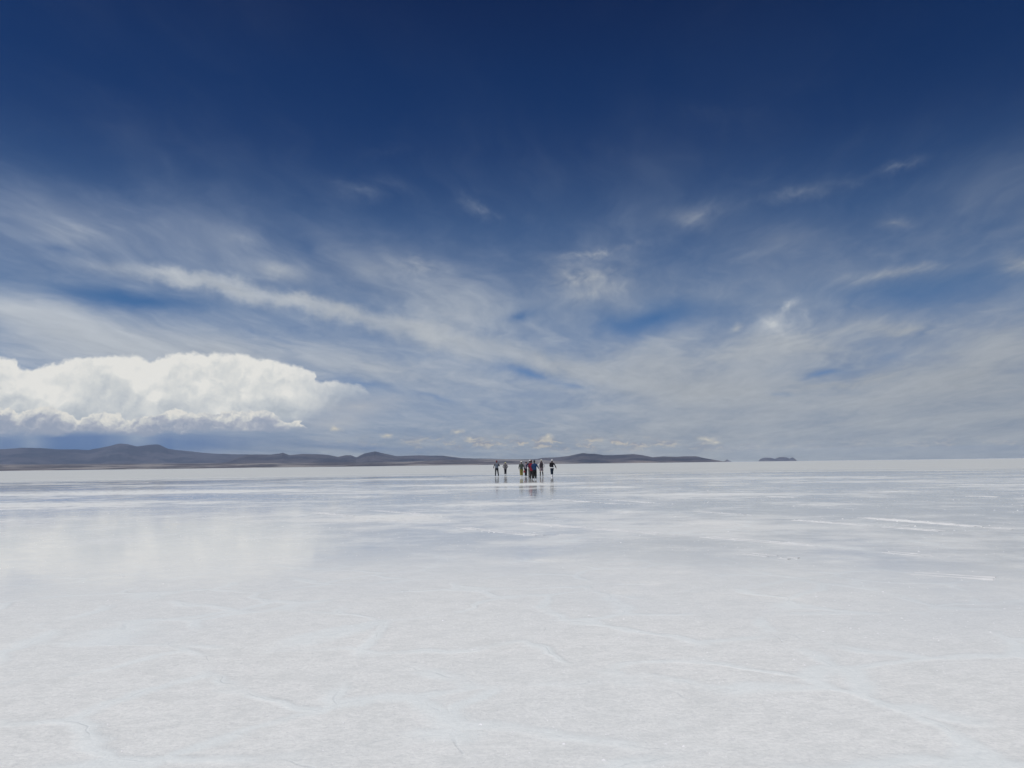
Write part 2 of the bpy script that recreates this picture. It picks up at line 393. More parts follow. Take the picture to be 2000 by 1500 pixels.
# crust colour
fine1 = G.m('ADD', G.m('MULTIPLY', G.noise(G.mapping(pos, rot=R(-35), scale=(1, 1.7, 1)), 9.0, 7, 0.74, 0.5), 0.6), G.m('MULTIPLY', G.noise(pos, 3.1, 6, 0.7), 0.4))
fine2 = G.noise(pos, 38.0, 4, 0.6)
tone = G.noise(pos, 0.35, 4, 0.55)
crust = G.mix(G.ss(fine1, 0.38, 0.60), (0.735, 0.76, 0.745), (0.86, 0.88, 0.86))
crust = G.mix(G.ss(tone, 0.35, 0.7, 0, 0.30), crust, (0.77, 0.815, 0.815))
pits = G.m('MULTIPLY', G.ss(G.noise(G.mapping(pos, rot=R(-40), scale=(1, 1.6, 1)), 17.0, 5, 0.72), 0.585, 0.70), 0.55)
crust = G.mix(pits, crust, (0.56, 0.57, 0.60))
crust = G.mix(G.ss(fine2, 0.35, 0.65, 0.35, 0.0), crust, (0.60, 0.625, 0.63))
pit2 = G.m('MULTIPLY', G.ss(G.noise(G.mapping(pos, rot=R(-40), scale=(1, 1.5, 1)), 42.0, 3, 0.6), 0.60, 0.70), 0.50)
crust = G.mix(pit2, crust, (0.52, 0.54, 0.57))
# polygon ridges of the salt pan, broken up, and hairline cracks
vw = G.v('ADD', pos, G.v('MULTIPLY', G.v('SUBTRACT', G.noise(pos, 1.0, 3, 0.5, color=True), (0.5, 0.5, 0.5)), (0.8, 0.8, 0)))
vd = G.voro(G.v('MULTIPLY', vw, (1, 1, 0)), 0.95, 'DISTANCE_TO_EDGE')
brk = G.ss(G.noise(pos, 0.8, 3, 0.5), 0.40, 0.55)
ridge = G.m('MULTIPLY', G.ss(G.m('ADD', vd, G.m('MULTIPLY', G.m('SUBTRACT', fine2, 0.5), 0.05)), 0.075, 0.015), brk)
crust = G.mix(G.m('MULTIPLY', ridge, 0.45), crust, (0.81, 0.88, 0.885))
hair = G.m('MULTIPLY', G.ss(vd, 0.007, 0.001), G.ss(G.noise(pos, 2.3, 4, 0.6), 0.45, 0.65))
crust = G.mix(G.m('MULTIPLY', hair, 0.20), crust, (0.46, 0.53, 0.56))
# water-soaked salt is a shade darker
stain = G.mix(G.ss(n_mid, 0.3, 0.75), (0.71, 0.74, 0.735), (0.80, 0.825, 0.81))
colg = G.mix(G.m('MULTIPLY', wet, 0.85), crust, stain)
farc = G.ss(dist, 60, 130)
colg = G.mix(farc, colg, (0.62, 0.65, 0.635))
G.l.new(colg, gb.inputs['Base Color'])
gb.inputs['Roughness'].default_value = 0.75
gb.inputs['IOR'].default_value = 1.4
gb.inputs['Specular IOR Level'].default_value = 0.25
G.l.new(wet, gb.inputs['Coat Weight'])
gb.inputs['Coat IOR'].default_value = 1.333
rgh = G.ss(n_sml, 0.3, 0.7, 0.03, 0.11)
rgh = G.m('ADD', rgh, G.ss(dist, 95, 150, 0.0, 0.33))
G.l.new(rgh, gb.inputs['Coat Roughness'])
h = G.m('ADD', G.m('MULTIPLY', fine1, 0.012), G.m('MULTIPLY', fine2, 0.006))
h = G.m('ADD', h, G.m('MULTIPLY', ridge, 0.012))
h = G.m('SUBTRACT', h, G.m('MULTIPLY', hair, 0.003))
h = G.m('MULTIPLY', h, G.m('SUBTRACT', 1.0, G.m('MULTIPLY', wet, 0.9)))
bp = G.n.new('ShaderNodeBump'); bp.inputs['Strength'].default_value = 0.55; bp.inputs['Distance'].default_value = 1.0
G.l.new(h, bp.inputs['Height']); G.l.new(bp.outputs[0], gb.inputs['Normal'])
bp2 = G.n.new('ShaderNodeBump'); bp2.inputs['Strength'].default_value = 0.10; bp2.inputs['Distance'].default_value = 0.012
G.l.new(G.noise(pos, 2.2, 3, 0.5), bp2.inputs['Height']); G.l.new(bp2.outputs[0], gb.inputs['Coat Normal'])

GR = 29000.0
vs, fs = [(0, 0, 0)], []
rings = [5, 15, 40, 100, 300, 1000, 3000, 9000, 18000, GR]; NS = 96
for r in rings:
    for k in range(NS):
        a = 2 * math.pi * k / NS; vs.append((r * math.cos(a), r * math.sin(a), 0))
for k in range(NS): fs.append((0, 1 + k, 1 + (k + 1) % NS))
for i in range(len(rings) - 1):
    for k in range(NS):
        a = 1 + i * NS + k; b = 1 + i * NS + (k + 1) % NS
        fs.append((a, a + NS, b + NS, b))
link("ground", pymesh("ground", vs, fs), gm, kind='structure')

# ------------------------------------------------------------------ hills and shore
def fb(x, y, o=5, s=0.0):
    return mnoise.fractal(Vector((x, y, s)), 1.0, 2.0, o)

def terrain(name, prof, Df, Dr, Db, mat, wig=0.4, front_frac=0.05, seed=0.0, step=0.05, rows=26, sharp=1.25):
    """Heightfield: silhouette given as (photo x, y) at the ridge distance Dr, foot at Df, back at Db."""
    pts = []
    for x, y in prof:
        d = ray(x, y); hl = math.hypot(d.x, d.y)
        pts.append((math.degrees(math.atan2(d.x, d.y)), CAM_H + Dr * d.z / hl))
    azs = np.arange(pts[0][0], pts[-1][0], step)
    H = np.interp(azs, [p[0] for p in pts], [p[1] for p in pts])
    vs, fs = [], []
    nb = 7
    for j in range(rows + nb):
        if j < rows: t = j / (rows - 1); Dd = Df + (Dr - Df) * t
        else: t = 1 - (j - rows + 1) / nb; Dd = Dr + (Db - Dr) * (1 - t)
        for i, a in enumerate(azs):
            X, Y = math.sin(R(a)) * Dd, math.cos(R(a)) * Dd
            h0 = max(H[i], 0.0)
            s = t ** sharp
            r1 = mnoise.ridged_multi_fractal(Vector((X / 1400 + seed, Y / 2400, seed)), 0.9, 2.1, 6, 1.0, 2.0) * 0.50 - 0.52
            z = h0 * s * (1 + 0.9 * r1 * (1 - t) * 1.3) + h0 * 0.45 * r1 * (1 - t) * t * 2
            z = min(z, h0 * (Dd / Dr) * 0.99) if t < 1 else z
            if t == 1: z = h0 * (1 + wig * 0.10 * fb(X / 500, Y / 500, 5, seed))
            edge = min(1.0, i / 6.0, (len(azs) - 1 - i) / 6.0)
            z = z * edge - 1.5 * (1 - min(1, t * 6))
            if j == rows + nb - 1: z = -1.5
            vs.append((X, Y, z))
    n = len(azs)
    for j in range(rows + nb - 1):
        for i in range(n - 1):
            a = j * n + i; fs.append((a, a + 1, a + n + 1, a + n))
    return link(name, pymesh(name, vs, fs), mat, kind='structure')

def hill_mat(name, c1, c2, c3, zl=40.0):
    m, t, b = new_mat(name)
    g = t.n.new('ShaderNodeNewGeometry').outputs['Position']
    x_, y_, z_ = t.xyz(g)
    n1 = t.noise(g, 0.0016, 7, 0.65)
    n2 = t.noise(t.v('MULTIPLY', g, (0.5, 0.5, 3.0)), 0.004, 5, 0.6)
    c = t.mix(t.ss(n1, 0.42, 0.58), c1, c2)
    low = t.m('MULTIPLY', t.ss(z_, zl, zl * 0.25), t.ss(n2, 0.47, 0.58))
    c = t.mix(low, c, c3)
    t.l.new(c, b.inputs['Base Color']); b.inputs['Roughness'].default_value = 0.95
    b.inputs['Specular IOR Level'].default_value = 0.1
    bu = t.n.new('ShaderNodeBump'); bu.inputs['Distance'].default_value = 60; bu.inputs['Strength'].default_value = 0.6
    t.l.new(t.noise(g, 0.006, 6, 0.6), bu.inputs['Height']); t.l.new(bu.outputs[0], b.inputs['Normal'])
    return m
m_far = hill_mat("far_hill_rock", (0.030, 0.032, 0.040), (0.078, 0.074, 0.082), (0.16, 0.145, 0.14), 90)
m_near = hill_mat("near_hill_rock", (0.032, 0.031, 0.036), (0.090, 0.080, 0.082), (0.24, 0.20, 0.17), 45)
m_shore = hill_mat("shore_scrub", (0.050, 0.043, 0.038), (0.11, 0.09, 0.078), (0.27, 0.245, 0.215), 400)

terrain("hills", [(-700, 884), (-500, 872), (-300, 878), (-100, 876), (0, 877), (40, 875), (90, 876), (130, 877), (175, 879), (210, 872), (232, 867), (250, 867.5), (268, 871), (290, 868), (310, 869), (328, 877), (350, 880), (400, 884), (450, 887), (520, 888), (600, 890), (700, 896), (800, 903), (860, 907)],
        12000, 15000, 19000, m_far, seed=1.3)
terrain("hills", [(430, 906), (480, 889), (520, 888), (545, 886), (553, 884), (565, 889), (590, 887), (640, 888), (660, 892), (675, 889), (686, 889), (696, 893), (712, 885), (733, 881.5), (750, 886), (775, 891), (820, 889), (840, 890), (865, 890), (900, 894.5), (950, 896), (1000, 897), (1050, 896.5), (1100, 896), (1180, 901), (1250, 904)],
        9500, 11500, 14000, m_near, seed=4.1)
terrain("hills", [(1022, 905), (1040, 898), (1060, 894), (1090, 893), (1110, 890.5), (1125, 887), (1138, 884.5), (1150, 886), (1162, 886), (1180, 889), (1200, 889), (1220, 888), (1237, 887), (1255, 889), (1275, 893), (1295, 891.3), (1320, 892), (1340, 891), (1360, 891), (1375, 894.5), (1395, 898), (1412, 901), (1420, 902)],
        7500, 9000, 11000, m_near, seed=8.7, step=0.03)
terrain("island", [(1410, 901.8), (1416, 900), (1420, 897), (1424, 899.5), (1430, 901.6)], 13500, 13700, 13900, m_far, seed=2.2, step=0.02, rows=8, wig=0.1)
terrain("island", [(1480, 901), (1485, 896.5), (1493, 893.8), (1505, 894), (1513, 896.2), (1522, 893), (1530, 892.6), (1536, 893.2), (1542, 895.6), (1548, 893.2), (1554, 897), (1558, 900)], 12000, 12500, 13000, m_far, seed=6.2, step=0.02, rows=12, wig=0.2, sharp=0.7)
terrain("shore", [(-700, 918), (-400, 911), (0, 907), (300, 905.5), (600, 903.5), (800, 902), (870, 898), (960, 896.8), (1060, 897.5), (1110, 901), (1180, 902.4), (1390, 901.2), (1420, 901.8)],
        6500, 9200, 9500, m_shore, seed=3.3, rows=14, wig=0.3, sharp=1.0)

# ------------------------------------------------------------------ salt ridges left by tyres, crumbs and crystals
sm, T, sb = new_mat("dry_salt")
gpn = T.n.new('ShaderNodeNewGeometry').outputs['Position']
T.l.new(T.mix(T.noise(gpn, 20, 4, 0.6), (0.74, 0.76, 0.76), (0.83, 0.84, 0.83)), sb.inputs['Base Color'])
sb.inputs['Roughness'].default_value = 0.55
def crumb(vs, fs, c, r, flat=0.6):
    b = len(vs)
    n = 5
    vs.append((c[0], c[1], c[2] + r * flat * rnd.uniform(.7, 1.2)))
    a0 = rnd.random() * 6.28
    for k in range(n):
        a = a0 + k * 6.283 / n; q = r * rnd.uniform(.7, 1.25)
        vs.append((c[0] + q * math.cos(a), c[1] + q * math.sin(a), c[2] + r * flat * rnd.uniform(.1, .5)))
    for k in range(n):
        a = a0 + (k + .5) * 6.283 / n
        vs.append((c[0] + r * 1.05 * math.cos(a), c[1] + r * 1.05 * math.sin(a), -0.002))
    for k in range(n):
        k2 = (k + 1) % n
        fs.append((b, b + 1 + k, b + 1 + k2))
        fs.append((b + 1 + k, b + 1 + n + k, b + 1 + k2))
        fs.append((b + 1 + k, b + 1 + n + (k - 1) % n, b + 1 + n + k))
def track(x1, y1, x2, y2, amp=1.0, gap=0.42, hh=0.0105):
    gap -= 0.18
    a, b = gp(x1, y1), gp(x2, y2)
    L = (b - a).length; d = (b - a) / L; s = Vector((-d.y, d.x, 0))
    vs, fs = [], []
    n = int(L / 0.09); sd_ = rnd.random() * 50
    pv = None
    for i in range(n):
        t = i / n; u = t * L
        p = a + d * u + s * (0.10 * fb(u * 0.12, sd_, 3))
        fade = min(1, t * 6, (1 - t) * 6)
        v = fb(u * 0.35, sd_ + 5, 4) * 0.5 + 0.5 + 0.35 * fb(u * 2.1, sd_ + 9, 2)
        hgt_ = hh * amp * fade * max(0, (v - gap) * 2.2) * rnd.uniform(.6, 1.3)
        wdt = 0.03 + 0.03 * max(0, v) * rnd.uniform(.6, 1.4)
        on = hgt_ > 0.002
        base = len(vs)
        for q, hq in ((-1, -0.002), (-0.5, 0.75), (0, 1), (0.5, 0.8), (1, -0.002)):
            vs.append(tuple(p + s * (wdt * q * rnd.uniform(.8, 1.2)) + Vector((0, 0, hgt_ * hq * rnd.uniform(.7, 1.2) if hq > 0 else -0.002))))
        if on and pv is not None:
            for k in range(4): fs.append((pv + k, pv + k + 1, base + k + 1, base + k))
        base2 = len(vs); h2 = hgt_ * rnd.uniform(.3, 1.2)
        for q, hq in ((-1, 0), (-0.5, 0.75), (0, 1), (0.5, 0.8), (1, 0)):
            vs.append(tuple(p + s * (0.20 + wdt * .8 * q * rnd.uniform(.8, 1.2)) + Vector((0, 0, h2 * hq if hq > 0 else -0.002))))
        if on and pv is not None:
            for k in range(4): fs.append((pv2 + k, pv2 + k + 1, base2 + k + 1, base2 + k))
        pv2 = base2
        pv = base if on else None
        if rnd.random() < 0.9 * amp * fade * max(0.15, v):
            off = rnd.gauss(0.1, 0.16)
            crumb(vs, fs, (p.x + s.x * off, p.y + s.y * off, 0), rnd.uniform(.008, .024), 0.55)
    link("salt_ridge", pymesh("salt_ridge", vs, fs, False), sm, kind='structure')
for args in [(1538, 1015, 1860, 1040, 1.3, .30), (1664, 1010, 1990, 1036, 1.1, .34), (1700, 1022, 1900, 1036, .6, .5), (1345, 998, 1475, 1008, .9, .35),
             (978, 1019, 1300, 1044, .7, .45), (1290, 1043, 1600, 1068, 1.0, .35), (600, 1000, 815, 1021, .7, .42), (715, 996, 890, 1012, .7, .42),
             (880, 1029, 1060, 1049, .9, .38), (990, 1043, 1140, 1046, .6, .5), (1710, 1078, 1830, 1089, .9, .4), (1762, 1120, 1960, 1133, .9, .36),
             (1793, 1116, 1820, 1120, .8, .3), (1300, 965.5, 1470, 965, 1.1, .32), (1490, 970, 1560, 972, .8, .4), (1069, 975, 1240, 987, .9, .38),
             (1174, 975, 1310, 985, .8, .4), (1880, 969, 1960, 971, .9, .35), (1432, 1080, 1560, 1095, .4, .5), (40, 943, 150, 944, .8, .4), (230, 943, 300, 943, 1., .3),
             (330, 980, 420, 981, .6, .4), (540, 967, 640, 962, .8, .4), (1690, 1136, 1740, 1140, .4, .45)]:
    track(*args)

vs, fs = [], []
for i in range(5200):          # glinting crystals and loose crumbs, thinner with distance
    dd = 3.2 * math.exp(rnd.random() ** 0.8 * math.log(14.0))
    a = R(rnd.uniform(-38, 38))
    x, y = math.sin(a) * dd, math.cos(a) * dd
    if fb(x * 0.35, y * 0.35, 4, 3.0) < -0.02 and rnd.random() < 0.85: continue
    crumb(vs, fs, (x, y, 0), rnd.uniform(.0015, .0040) * (1 + dd * 0.10) * (2.0 if rnd.random() < 0.04 else 1), 0.5)
xm, X, xb = new_mat("salt_crystal")
xb.inputs['Base Color'].default_value = (0.88, 0.89, 0.90, 1); xb.inputs['Roughness'].default_value = 0.22
link("salt_crystals", pymesh("salt_crystals", vs, fs, False), xm, kind='stuff')

# ------------------------------------------------------------------ people
def cloth_mat(name, c, var=0.25, rough=0.85):
    m, t, b = new_mat(name)
    tcn = t.n.new('ShaderNodeTexCoord').outputs['Object']
    n1 = t.noise(tcn, 9, 4, 0.6)
    c1 = tuple(q * (1 - var) for q in c); c2 = tuple(min(1, q * (1 + var)) for q in c)
    t.l.new(t.mix(n1, c1, c2), b.inputs['Base Color'])
    b.inputs['Roughness'].default_value = rough
    b.inputs['Specular IOR Level'].default_value = 0.25
    bu = t.n.new('ShaderNodeBump'); bu.inputs['Distance'].default_value = 0.01; bu.inputs['Strength'].default_value = 0.5
    t.l.new(t.noise(tcn, 22, 3, 0.5), bu.inputs['Height']); t.l.new(bu.outputs[0], b.inputs['Normal'])
    return m
MATS = {}
def cm(name, c, **k):
    if name not in MATS: MATS[name] = cloth_mat(name, c, **k)
    return MATS[name]
SKIN = cm("skin", (0.42, 0.26, 0.18), var=0.08, rough=0.55)
EYE = cm("eye_white", (0.6, 0.6, 0.6), var=0.0, rough=0.2)

def tube(bm, pts, rad, side=(1, 0, 0), seg=14):
    pts = [Vector(p) for p in pts]; side = Vector(side)
    prev = None
    for i, p in enumerate(pts):
        t = (pts[min(i + 1, len(pts) - 1)] - pts[max(i - 1, 0)]).normalized()
        b = side - t * t.dot(side)
        if b.length < 0.05: b = Vector((0, 1, 0)) - t * t.y
        b.normalize(); n = t.cross(b)
        rr = rad[i]; rx, ry = rr if isinstance(rr, tuple) else (rr, rr)
        ring = [bm.verts.new(p + b * (rx * math.cos(2 * math.pi * k / seg)) + n * (ry * math.sin(2 * math.pi * k / seg))) for k in range(seg)]
        if prev:
            for k in range(seg): bm.faces.new((prev[k], prev[(k + 1) % seg], ring[(k + 1) % seg], ring[k]))
        else: bm.faces.new(ring[::-1])
        prev = ring
    bm.faces.new(prev)
def ball(bm, c, r, seg=14):
    if not isinstance(r, tuple): r = (r, r, r)
    g = bmesh.ops.create_uvsphere(bm, u_segments=seg, v_segments=seg // 2 + 2, radius=1.0)
    for v in g['verts']: v.co = Vector((v.co.x * r[0], v.co.y * r[1], v.co.z * r[2])) + Vector(c)
def finish(bm, name, mat, parent, voxel, wr=0.0, seed=0, **props):
    """one continuous skin over the joined volumes"""
    me = bpy.data.meshes.new(name)
    bmesh.ops.recalc_face_normals(bm, faces=bm.faces[:])
    bm.to_mesh(me); bm.free()
    if voxel:
        tmp = bpy.data.objects.new("tmp", me); COL.objects.link(tmp)
        md = tmp.modifiers.new("r", 'REMESH'); md.mode = 'VOXEL'; md.voxel_size = voxel; md.use_smooth_shade = True
        ms = tmp.modifiers.new("s", 'SMOOTH'); ms.factor = 0.5; ms.iterations = 3
        dg = bpy.context.evaluated_depsgraph_get()
        me2 = bpy.data.meshes.new_from_object(tmp.evaluated_get(dg))
        bpy.data.objects.remove(tmp); bpy.data.meshes.remove(me)
        me = me2; me.name = name
        if wr:
            for v in me.vertices:
                k = mnoise.noise(Vector((v.co.x * 9, v.co.y * 9, v.co.z * 16 + seed * 7))) + .5 * mnoise.noise(v.co * 30)
                v.co += v.normal * (k * wr)
    me.polygons.foreach_set('use_smooth', [True] * len(me.polygons))
    return link(name, me, mat, parent, **props)

def person(x, y, Hh, label, yaw=0, feet=((-.11, .0), (.11, .10)), arms=None, lean=0.0, headfwd=0.0, turn=0.0,
           top=('jacket', (.1, .1, .1), .86, True), sleeve=None, legs=('trousers', (.05, .05, .055), .10), boots=((.02, .02, .022), .30),
           hat=None, hair=(.02, .015, .012), girth=1.0, hem=None, seed=0, **extra):
    s = Hh / 1.75
    root = bpy.data.objects.new("person", None); COL.objects.link(root)
    root.location = gp(x, y); root.rotation_euler = (0, 0, R(yaw)); root.empty_display_size = 0.3
    root['label'] = label; root['category'] = 'person'; root['group'] = 'people walking away across the salt flat'
    V = lambda *a: Vector(a) * s
    if arms is None: arms = (((-.25, -.03, 1.16), (-.27, .04, .90)), ((.25, -.03, 1.16), (.27, .04, .90)))
    hip = V(0, 0, .94); che = V(0, lean * .6, 1.28); nk = V(0, lean, 1.48)
    sh = [V(-.175, lean * .9, 1.42), V(.175, lean * .9, 1.42)]
    hd = V(0, lean + headfwd, 1.635 - headfwd * .4)
    hipj = [V(-.09, 0, .90), V(.09, 0, .90)]
    ank = [V(feet[i][0], feet[i][1], .085) for i in (0, 1)]
    kne = []
    for i in (0, 1):
        m_ = (hipj[i] + ank[i]) / 2; kne.append(m_ + V(0, .05, .03))
    elb = [Vector(arms[i][0]) * s for i in (0, 1)]; wri = [Vector(arms[i][1]) * s for i in (0, 1)]
    # --- body, one mesh
    bm = bmesh.new()
    tube(bm, [hip - V(0, 0, .08), hip, (hip + che) / 2, che, nk - V(0, 0, .08), nk, hd - V(0, 0, .04)],
         [(.14 * s, .10 * s), (.155 * s, .11 * s), (.13 * s, .095 * s), (.16 * s, .11 * s), (.15 * s, .085 * s), (.06 * s, .06 * s), (.052 * s, .055 * s)])
    ball(bm, hd + V(0, 0, .01), (.074 * s, .093 * s, .112 * s), 18)
    ball(bm, hd + V(0, .03, -.06), (.055 * s, .060 * s, .055 * s))
    ball(bm, hd + V(0, .095, -.015), (.014 * s, .022 * s, .022 * s), 10)
    ball(bm, hd + V(0, .082, -.060), (.026 * s, .012 * s, .009 * s), 10)
    ball(bm, hd + V(0, .082, .030), (.05 * s, .012 * s, .009 * s), 10)
    for k in (-1, 1): ball(bm, hd + V(.076 * k, -.005, -.005), (.012 * s, .022 * s, .033 * s), 10)
    for i in (0, 1):
        tube(bm, [hipj[i], (hipj[i] + kne[i]) / 2, kne[i], (kne[i] * 2 + ank[i]) / 3, ank[i], ank[i] - V(0, 0, .05)],
             [q * s for q in (.088, .076, .054, .056, .036, .038)])
        tube(bm, [ank[i] + V(0, -.055, -.055), ank[i] + V(0, .05, -.05), ank[i] + V(0, .15, -.062), ank[i] + V(0, .19, -.066)],
             [(.035 * s, .030 * s), (.042 * s, .034 * s), (.044 * s, .020 * s), (.03 * s, .014 * s)])
        ball(bm, sh[i], .058 * s)
        tube(bm, [sh[i], (sh[i] + elb[i]) / 2, elb[i], (elb[i] * 2 + wri[i]) / 3, wri[i]], [q * s for q in (.056, .050, .040, .041, .026)])
        ball(bm, elb[i], .040 * s); ball(bm, kne[i], .055 * s)
        # hand: palm, four fingers of unequal length, thumb from its side
        d = (wri[i] - elb[i]).normalized(); k = -1 if i == 0 else 1
        fw = Vector((0, 1, 0)) - d * d.y; fw.normalize(); inn = d.cross(fw) * (-k)
        if inn.x * -k < 0: inn = -inn
        tube(bm, [wri[i], wri[i] + d * .04 * s, wri[i] + d * .085 * s], [(.026 * s, .017 * s), (.040 * s, .015 * s), (.042 * s, .013 * s)], side=fw)
        for q in range(4):
            b0 = wri[i] + d * .078 * s + fw * ((q - 1.5) * -.021 * s)
            ln = (.072, .080, .075, .058)[q] * s
            tube(bm, [b0, b0 + d * ln * .45 + inn * .006 * s, b0 + d * ln * .78 + inn * .020 * s, b0 + d * ln + inn * (.034 + .003 * q) * s],
                 [.0100 * s, .0092 * s, .0085 * s, .0070 * s], side=fw, seg=8)
        t0 = wri[i] + d * .025 * s + fw * .026 * s
        tube(bm, [t0, t0 + d * .028 * s + fw * .022 * s + inn * .008 * s, t0 + d * .062 * s + fw * .026 * s + inn * .018 * s], [.013 * s, .011 * s, .009 * s], side=inn, seg=8)
    body = finish(bm, "body", SKIN, root, 0.0085)
    for k in (-1, 1):
        bm = bmesh.new(); ball(bm, hd + V(.030 * k, .079, .010), .0115 * s, 10); finish(bm, "eye", EYE, root, 0)
    # --- upper garment
    kind, c, hemz, has_sl = top
    g = girth; hz = Vector((0, 0, hemz)) * s
    bm = bmesh.new()
    hx = .168 if hemz > .8 else .185
    tube(bm, [hz, V(0, 0, max(hemz + .03, .95)), V(0, lean * .3, 1.10), che, nk - V(0, 0, .08), nk - V(0, 0, .02), nk + V(0, 0, .015)],
         [(hx * s * g, .135 * s * g), (.175 * s * g, .135 * s * g), (.165 * s * g, .128 * s * g), (.19 * s * g, .135 * s * g), (.175 * s, .112 * s), (.105 * s, .085 * s), (.075 * s, .075 * s)])
    def sleeves(bm, upto=1.0):
        for i in (0, 1):
            w_ = elb[i] + (wri[i] - elb[i]) * .97
            ball(bm, sh[i] - V(0, 0, .012), .066 * s)
            tube(bm, [sh[i], (sh[i] + elb[i]) / 2, elb[i], (elb[i] + w_) / 2, w_], [q * s for q in (.064, .064, .058, .053, .045)])
            ball(bm, elb[i], .060 * s)
    if has_sl and sleeve is None: sleeves(bm)
    else:
        for i in (0, 1): ball(bm, sh[i] - V((1 if i else -1) * .02, 0, .012), .068 * s)
    finish(bm, kind, cm(kind + "_cloth_%d" % seed, c), root, 0.013, 0.010, seed)
    if sleeve is not None:
        bm = bmesh.new(); sleeves(bm); finish(bm, "shirt_sleeves", cm("sleeve_cloth_%d" % seed, sleeve), root, 0.011, 0.006, seed)
    if hem is not None:
        bm = bmesh.new(); tube(bm, [hz - V(0, 0, .075), hz + V(0, 0, .05)], [(.182 * s, .138 * s), (.172 * s, .13 * s)])
        finish(bm, "shirt_hem", cm("hem_cloth", hem), root, 0.012, 0.004, seed)
    # --- legs
    kind, c, endz = legs
    bm = bmesh.new()
    tube(bm, [V(0, 0, .83), V(0, 0, .90), V(0, 0, .98), V(0, 0, 1.04)], [(.16 * s, .115 * s), (.172 * s * g, .125 * s), (.165 * s * g, .12 * s), (.15 * s, .11 * s)])
    for i in (0, 1):
        path = [hipj[i] - V(0, 0, .02), (hipj[i] + kne[i]) / 2, kne[i], (kne[i] + ank[i]) / 2, ank[i]]
        rad = [.112, .100, .082, .076, .066]
        if extra.get('baggy'): rad = [.112, .108, .100, .092, .070]
        if endz > .3: path = path[:2] + [path[1] + (kne[i] - path[1]) * .85]; rad = [.108, .104, .100]
        elif endz > .12: path = path[:4] + [path[3] + (ank[i] - path[3]) * .35]; rad = rad[:4] + [rad[3] * .95]
        tube(bm, path, [q * s for q in rad]); 
        if len(path) > 3: ball(bm, kne[i], rad[2] * s)
    finish(bm, kind, cm(kind + "_cloth_%d" % seed, c), root, 0.011, 0.006, seed)
    # --- boots
    c, bh = boots
    for i in (0, 1):
        bm = bmesh.new()
        up_ = ank[i] + (kne[i] - ank[i]) * (bh / .42)
        tube(bm, [ank[i] - V(0, 0, .055), ank[i], (ank[i] + up_) / 2, up_], [q * s for q in (.050, .052, .062, .070)])
        tube(bm, [ank[i] + V(0, -.07, -.045), ank[i] + V(0, .04, -.038), ank[i] + V(0, .14, -.048), ank[i] + V(0, .205, -.056)],
             [(.042 * s, .038 * s), (.050 * s, .045 * s), (.052 * s, .034 * s), (.034 * s, .022 * s)])
        finish(bm, "boot", cm("boot_%d" % seed, c, var=.08, rough=.4), root, 0.010)
    # --- hair and hat
    if hair:
        bm = bmesh.new()
        ball(bm, hd + V(0, -.018, .022), (.083 * s, .093 * s, .108 * s), 18)
        ball(bm, hd + V(0, -.050, -.045), (.066 * s, .055 * s, .070 * s), 14)
        if extra.get('longhair'): tube(bm, [hd + V(0, -.06, -.02), hd + V(0, -.085, -.14), hd + V(0, -.095, -.24)], [(.06 * s, .03 * s), (.055 * s, .03 * s), (.03 * s, .02 * s)])
        finish(bm, "hair", cm("hair_%d" % seed, hair), root, 0.009, 0.004, seed)
    if hat:
        kind, c = hat
        bm = bmesh.new()
        if kind == 'beanie':
            ball(bm, hd + V(0, -.012, .045), (.094 * s, .104 * s, .100 * s), 18)
            tube(bm, [hd + V(0, -.012, .005), hd + V(0, -.012, .045)], [(.096 * s, .106 * s)] * 2, seg=20)
            ball(bm, hd + V(0, -.01, .148), .022 * s)
        elif kind == 'cap':
            tube(bm, [hd + V(0, -.01, .035), hd + V(0, -.01, .08), hd + V(0, -.01, .115), hd + V(0, -.01, .135)], [(.092 * s, .104 * s), (.090 * s, .100 * s), (.070 * s, .078 * s), (.03 * s, .035 * s)], seg=20)
            tube(bm, [hd + V(0, .07, .045), hd + V(0, .13, .040), hd + V(0, .17, .030)], [(.075 * s, .012 * s), (.07 * s, .011 * s), (.04 * s, .009 * s)])
        else:
            tube(bm, [hd + V(0, -.01, .045), hd + V(0, -.01, .10), hd + V(0, -.01, .140)], [(.094 * s, .106 * s), (.086 * s, .096 * s), (.066 * s, .074 * s)], seg=20)
            tube(bm, [hd + V(0, -.01, .030), hd + V(0, -.01, .048)], [(.175 * s, .185 * s), (.165 * s, .175 * s)], seg=28)
        finish(bm, {'beanie': 'beanie', 'cap': 'cap'}.get(kind, 'sun_hat'), cm("hat_%d" % seed, c, var=.1), root, 0.010)
    return root, wri

A = lambda ex, ey, ez, wx, wy, wz: ((ex, ey, ez), (wx, wy, wz))
person(970.3, 930.2, 1.80, "person in a dark red beanie and slate blue top walking with legs apart", yaw=6,
       feet=((-.15, -.02), (.20, .12)), arms=(A(-.30, -.05, 1.17, -.36, .0, .92), A(.31, .04, 1.18, .20, .22, 1.16)),
       top=('jumper', (.115, .14, .18), .93, True), legs=('trousers', (.022, .026, .032), .1), boots=((.012, .012, .014), .20),
       hat=('beanie', (.16, .018, .025)), sleeve=(.06, .065, .075), girth=1.08, seed=1)
person(987.2, 927.6, 1.63, "person in a pale yellow brimmed hat and grey jacket with both hands in the pockets", yaw=-4,
       feet=((-.08, 0), (.08, .03)), arms=(A(-.34, -.07, 1.15, -.19, .10, .96), A(.34, -.07, 1.15, .19, .10, .96)),
       top=('jacket', (.10, .10, .11), .80, True), legs=('trousers', (.012, .014, .022), .1), boots=((.78, .79, .80), .17),
       hat=('sun_hat', (.62, .60, .36)), girth=1.12, seed=2)
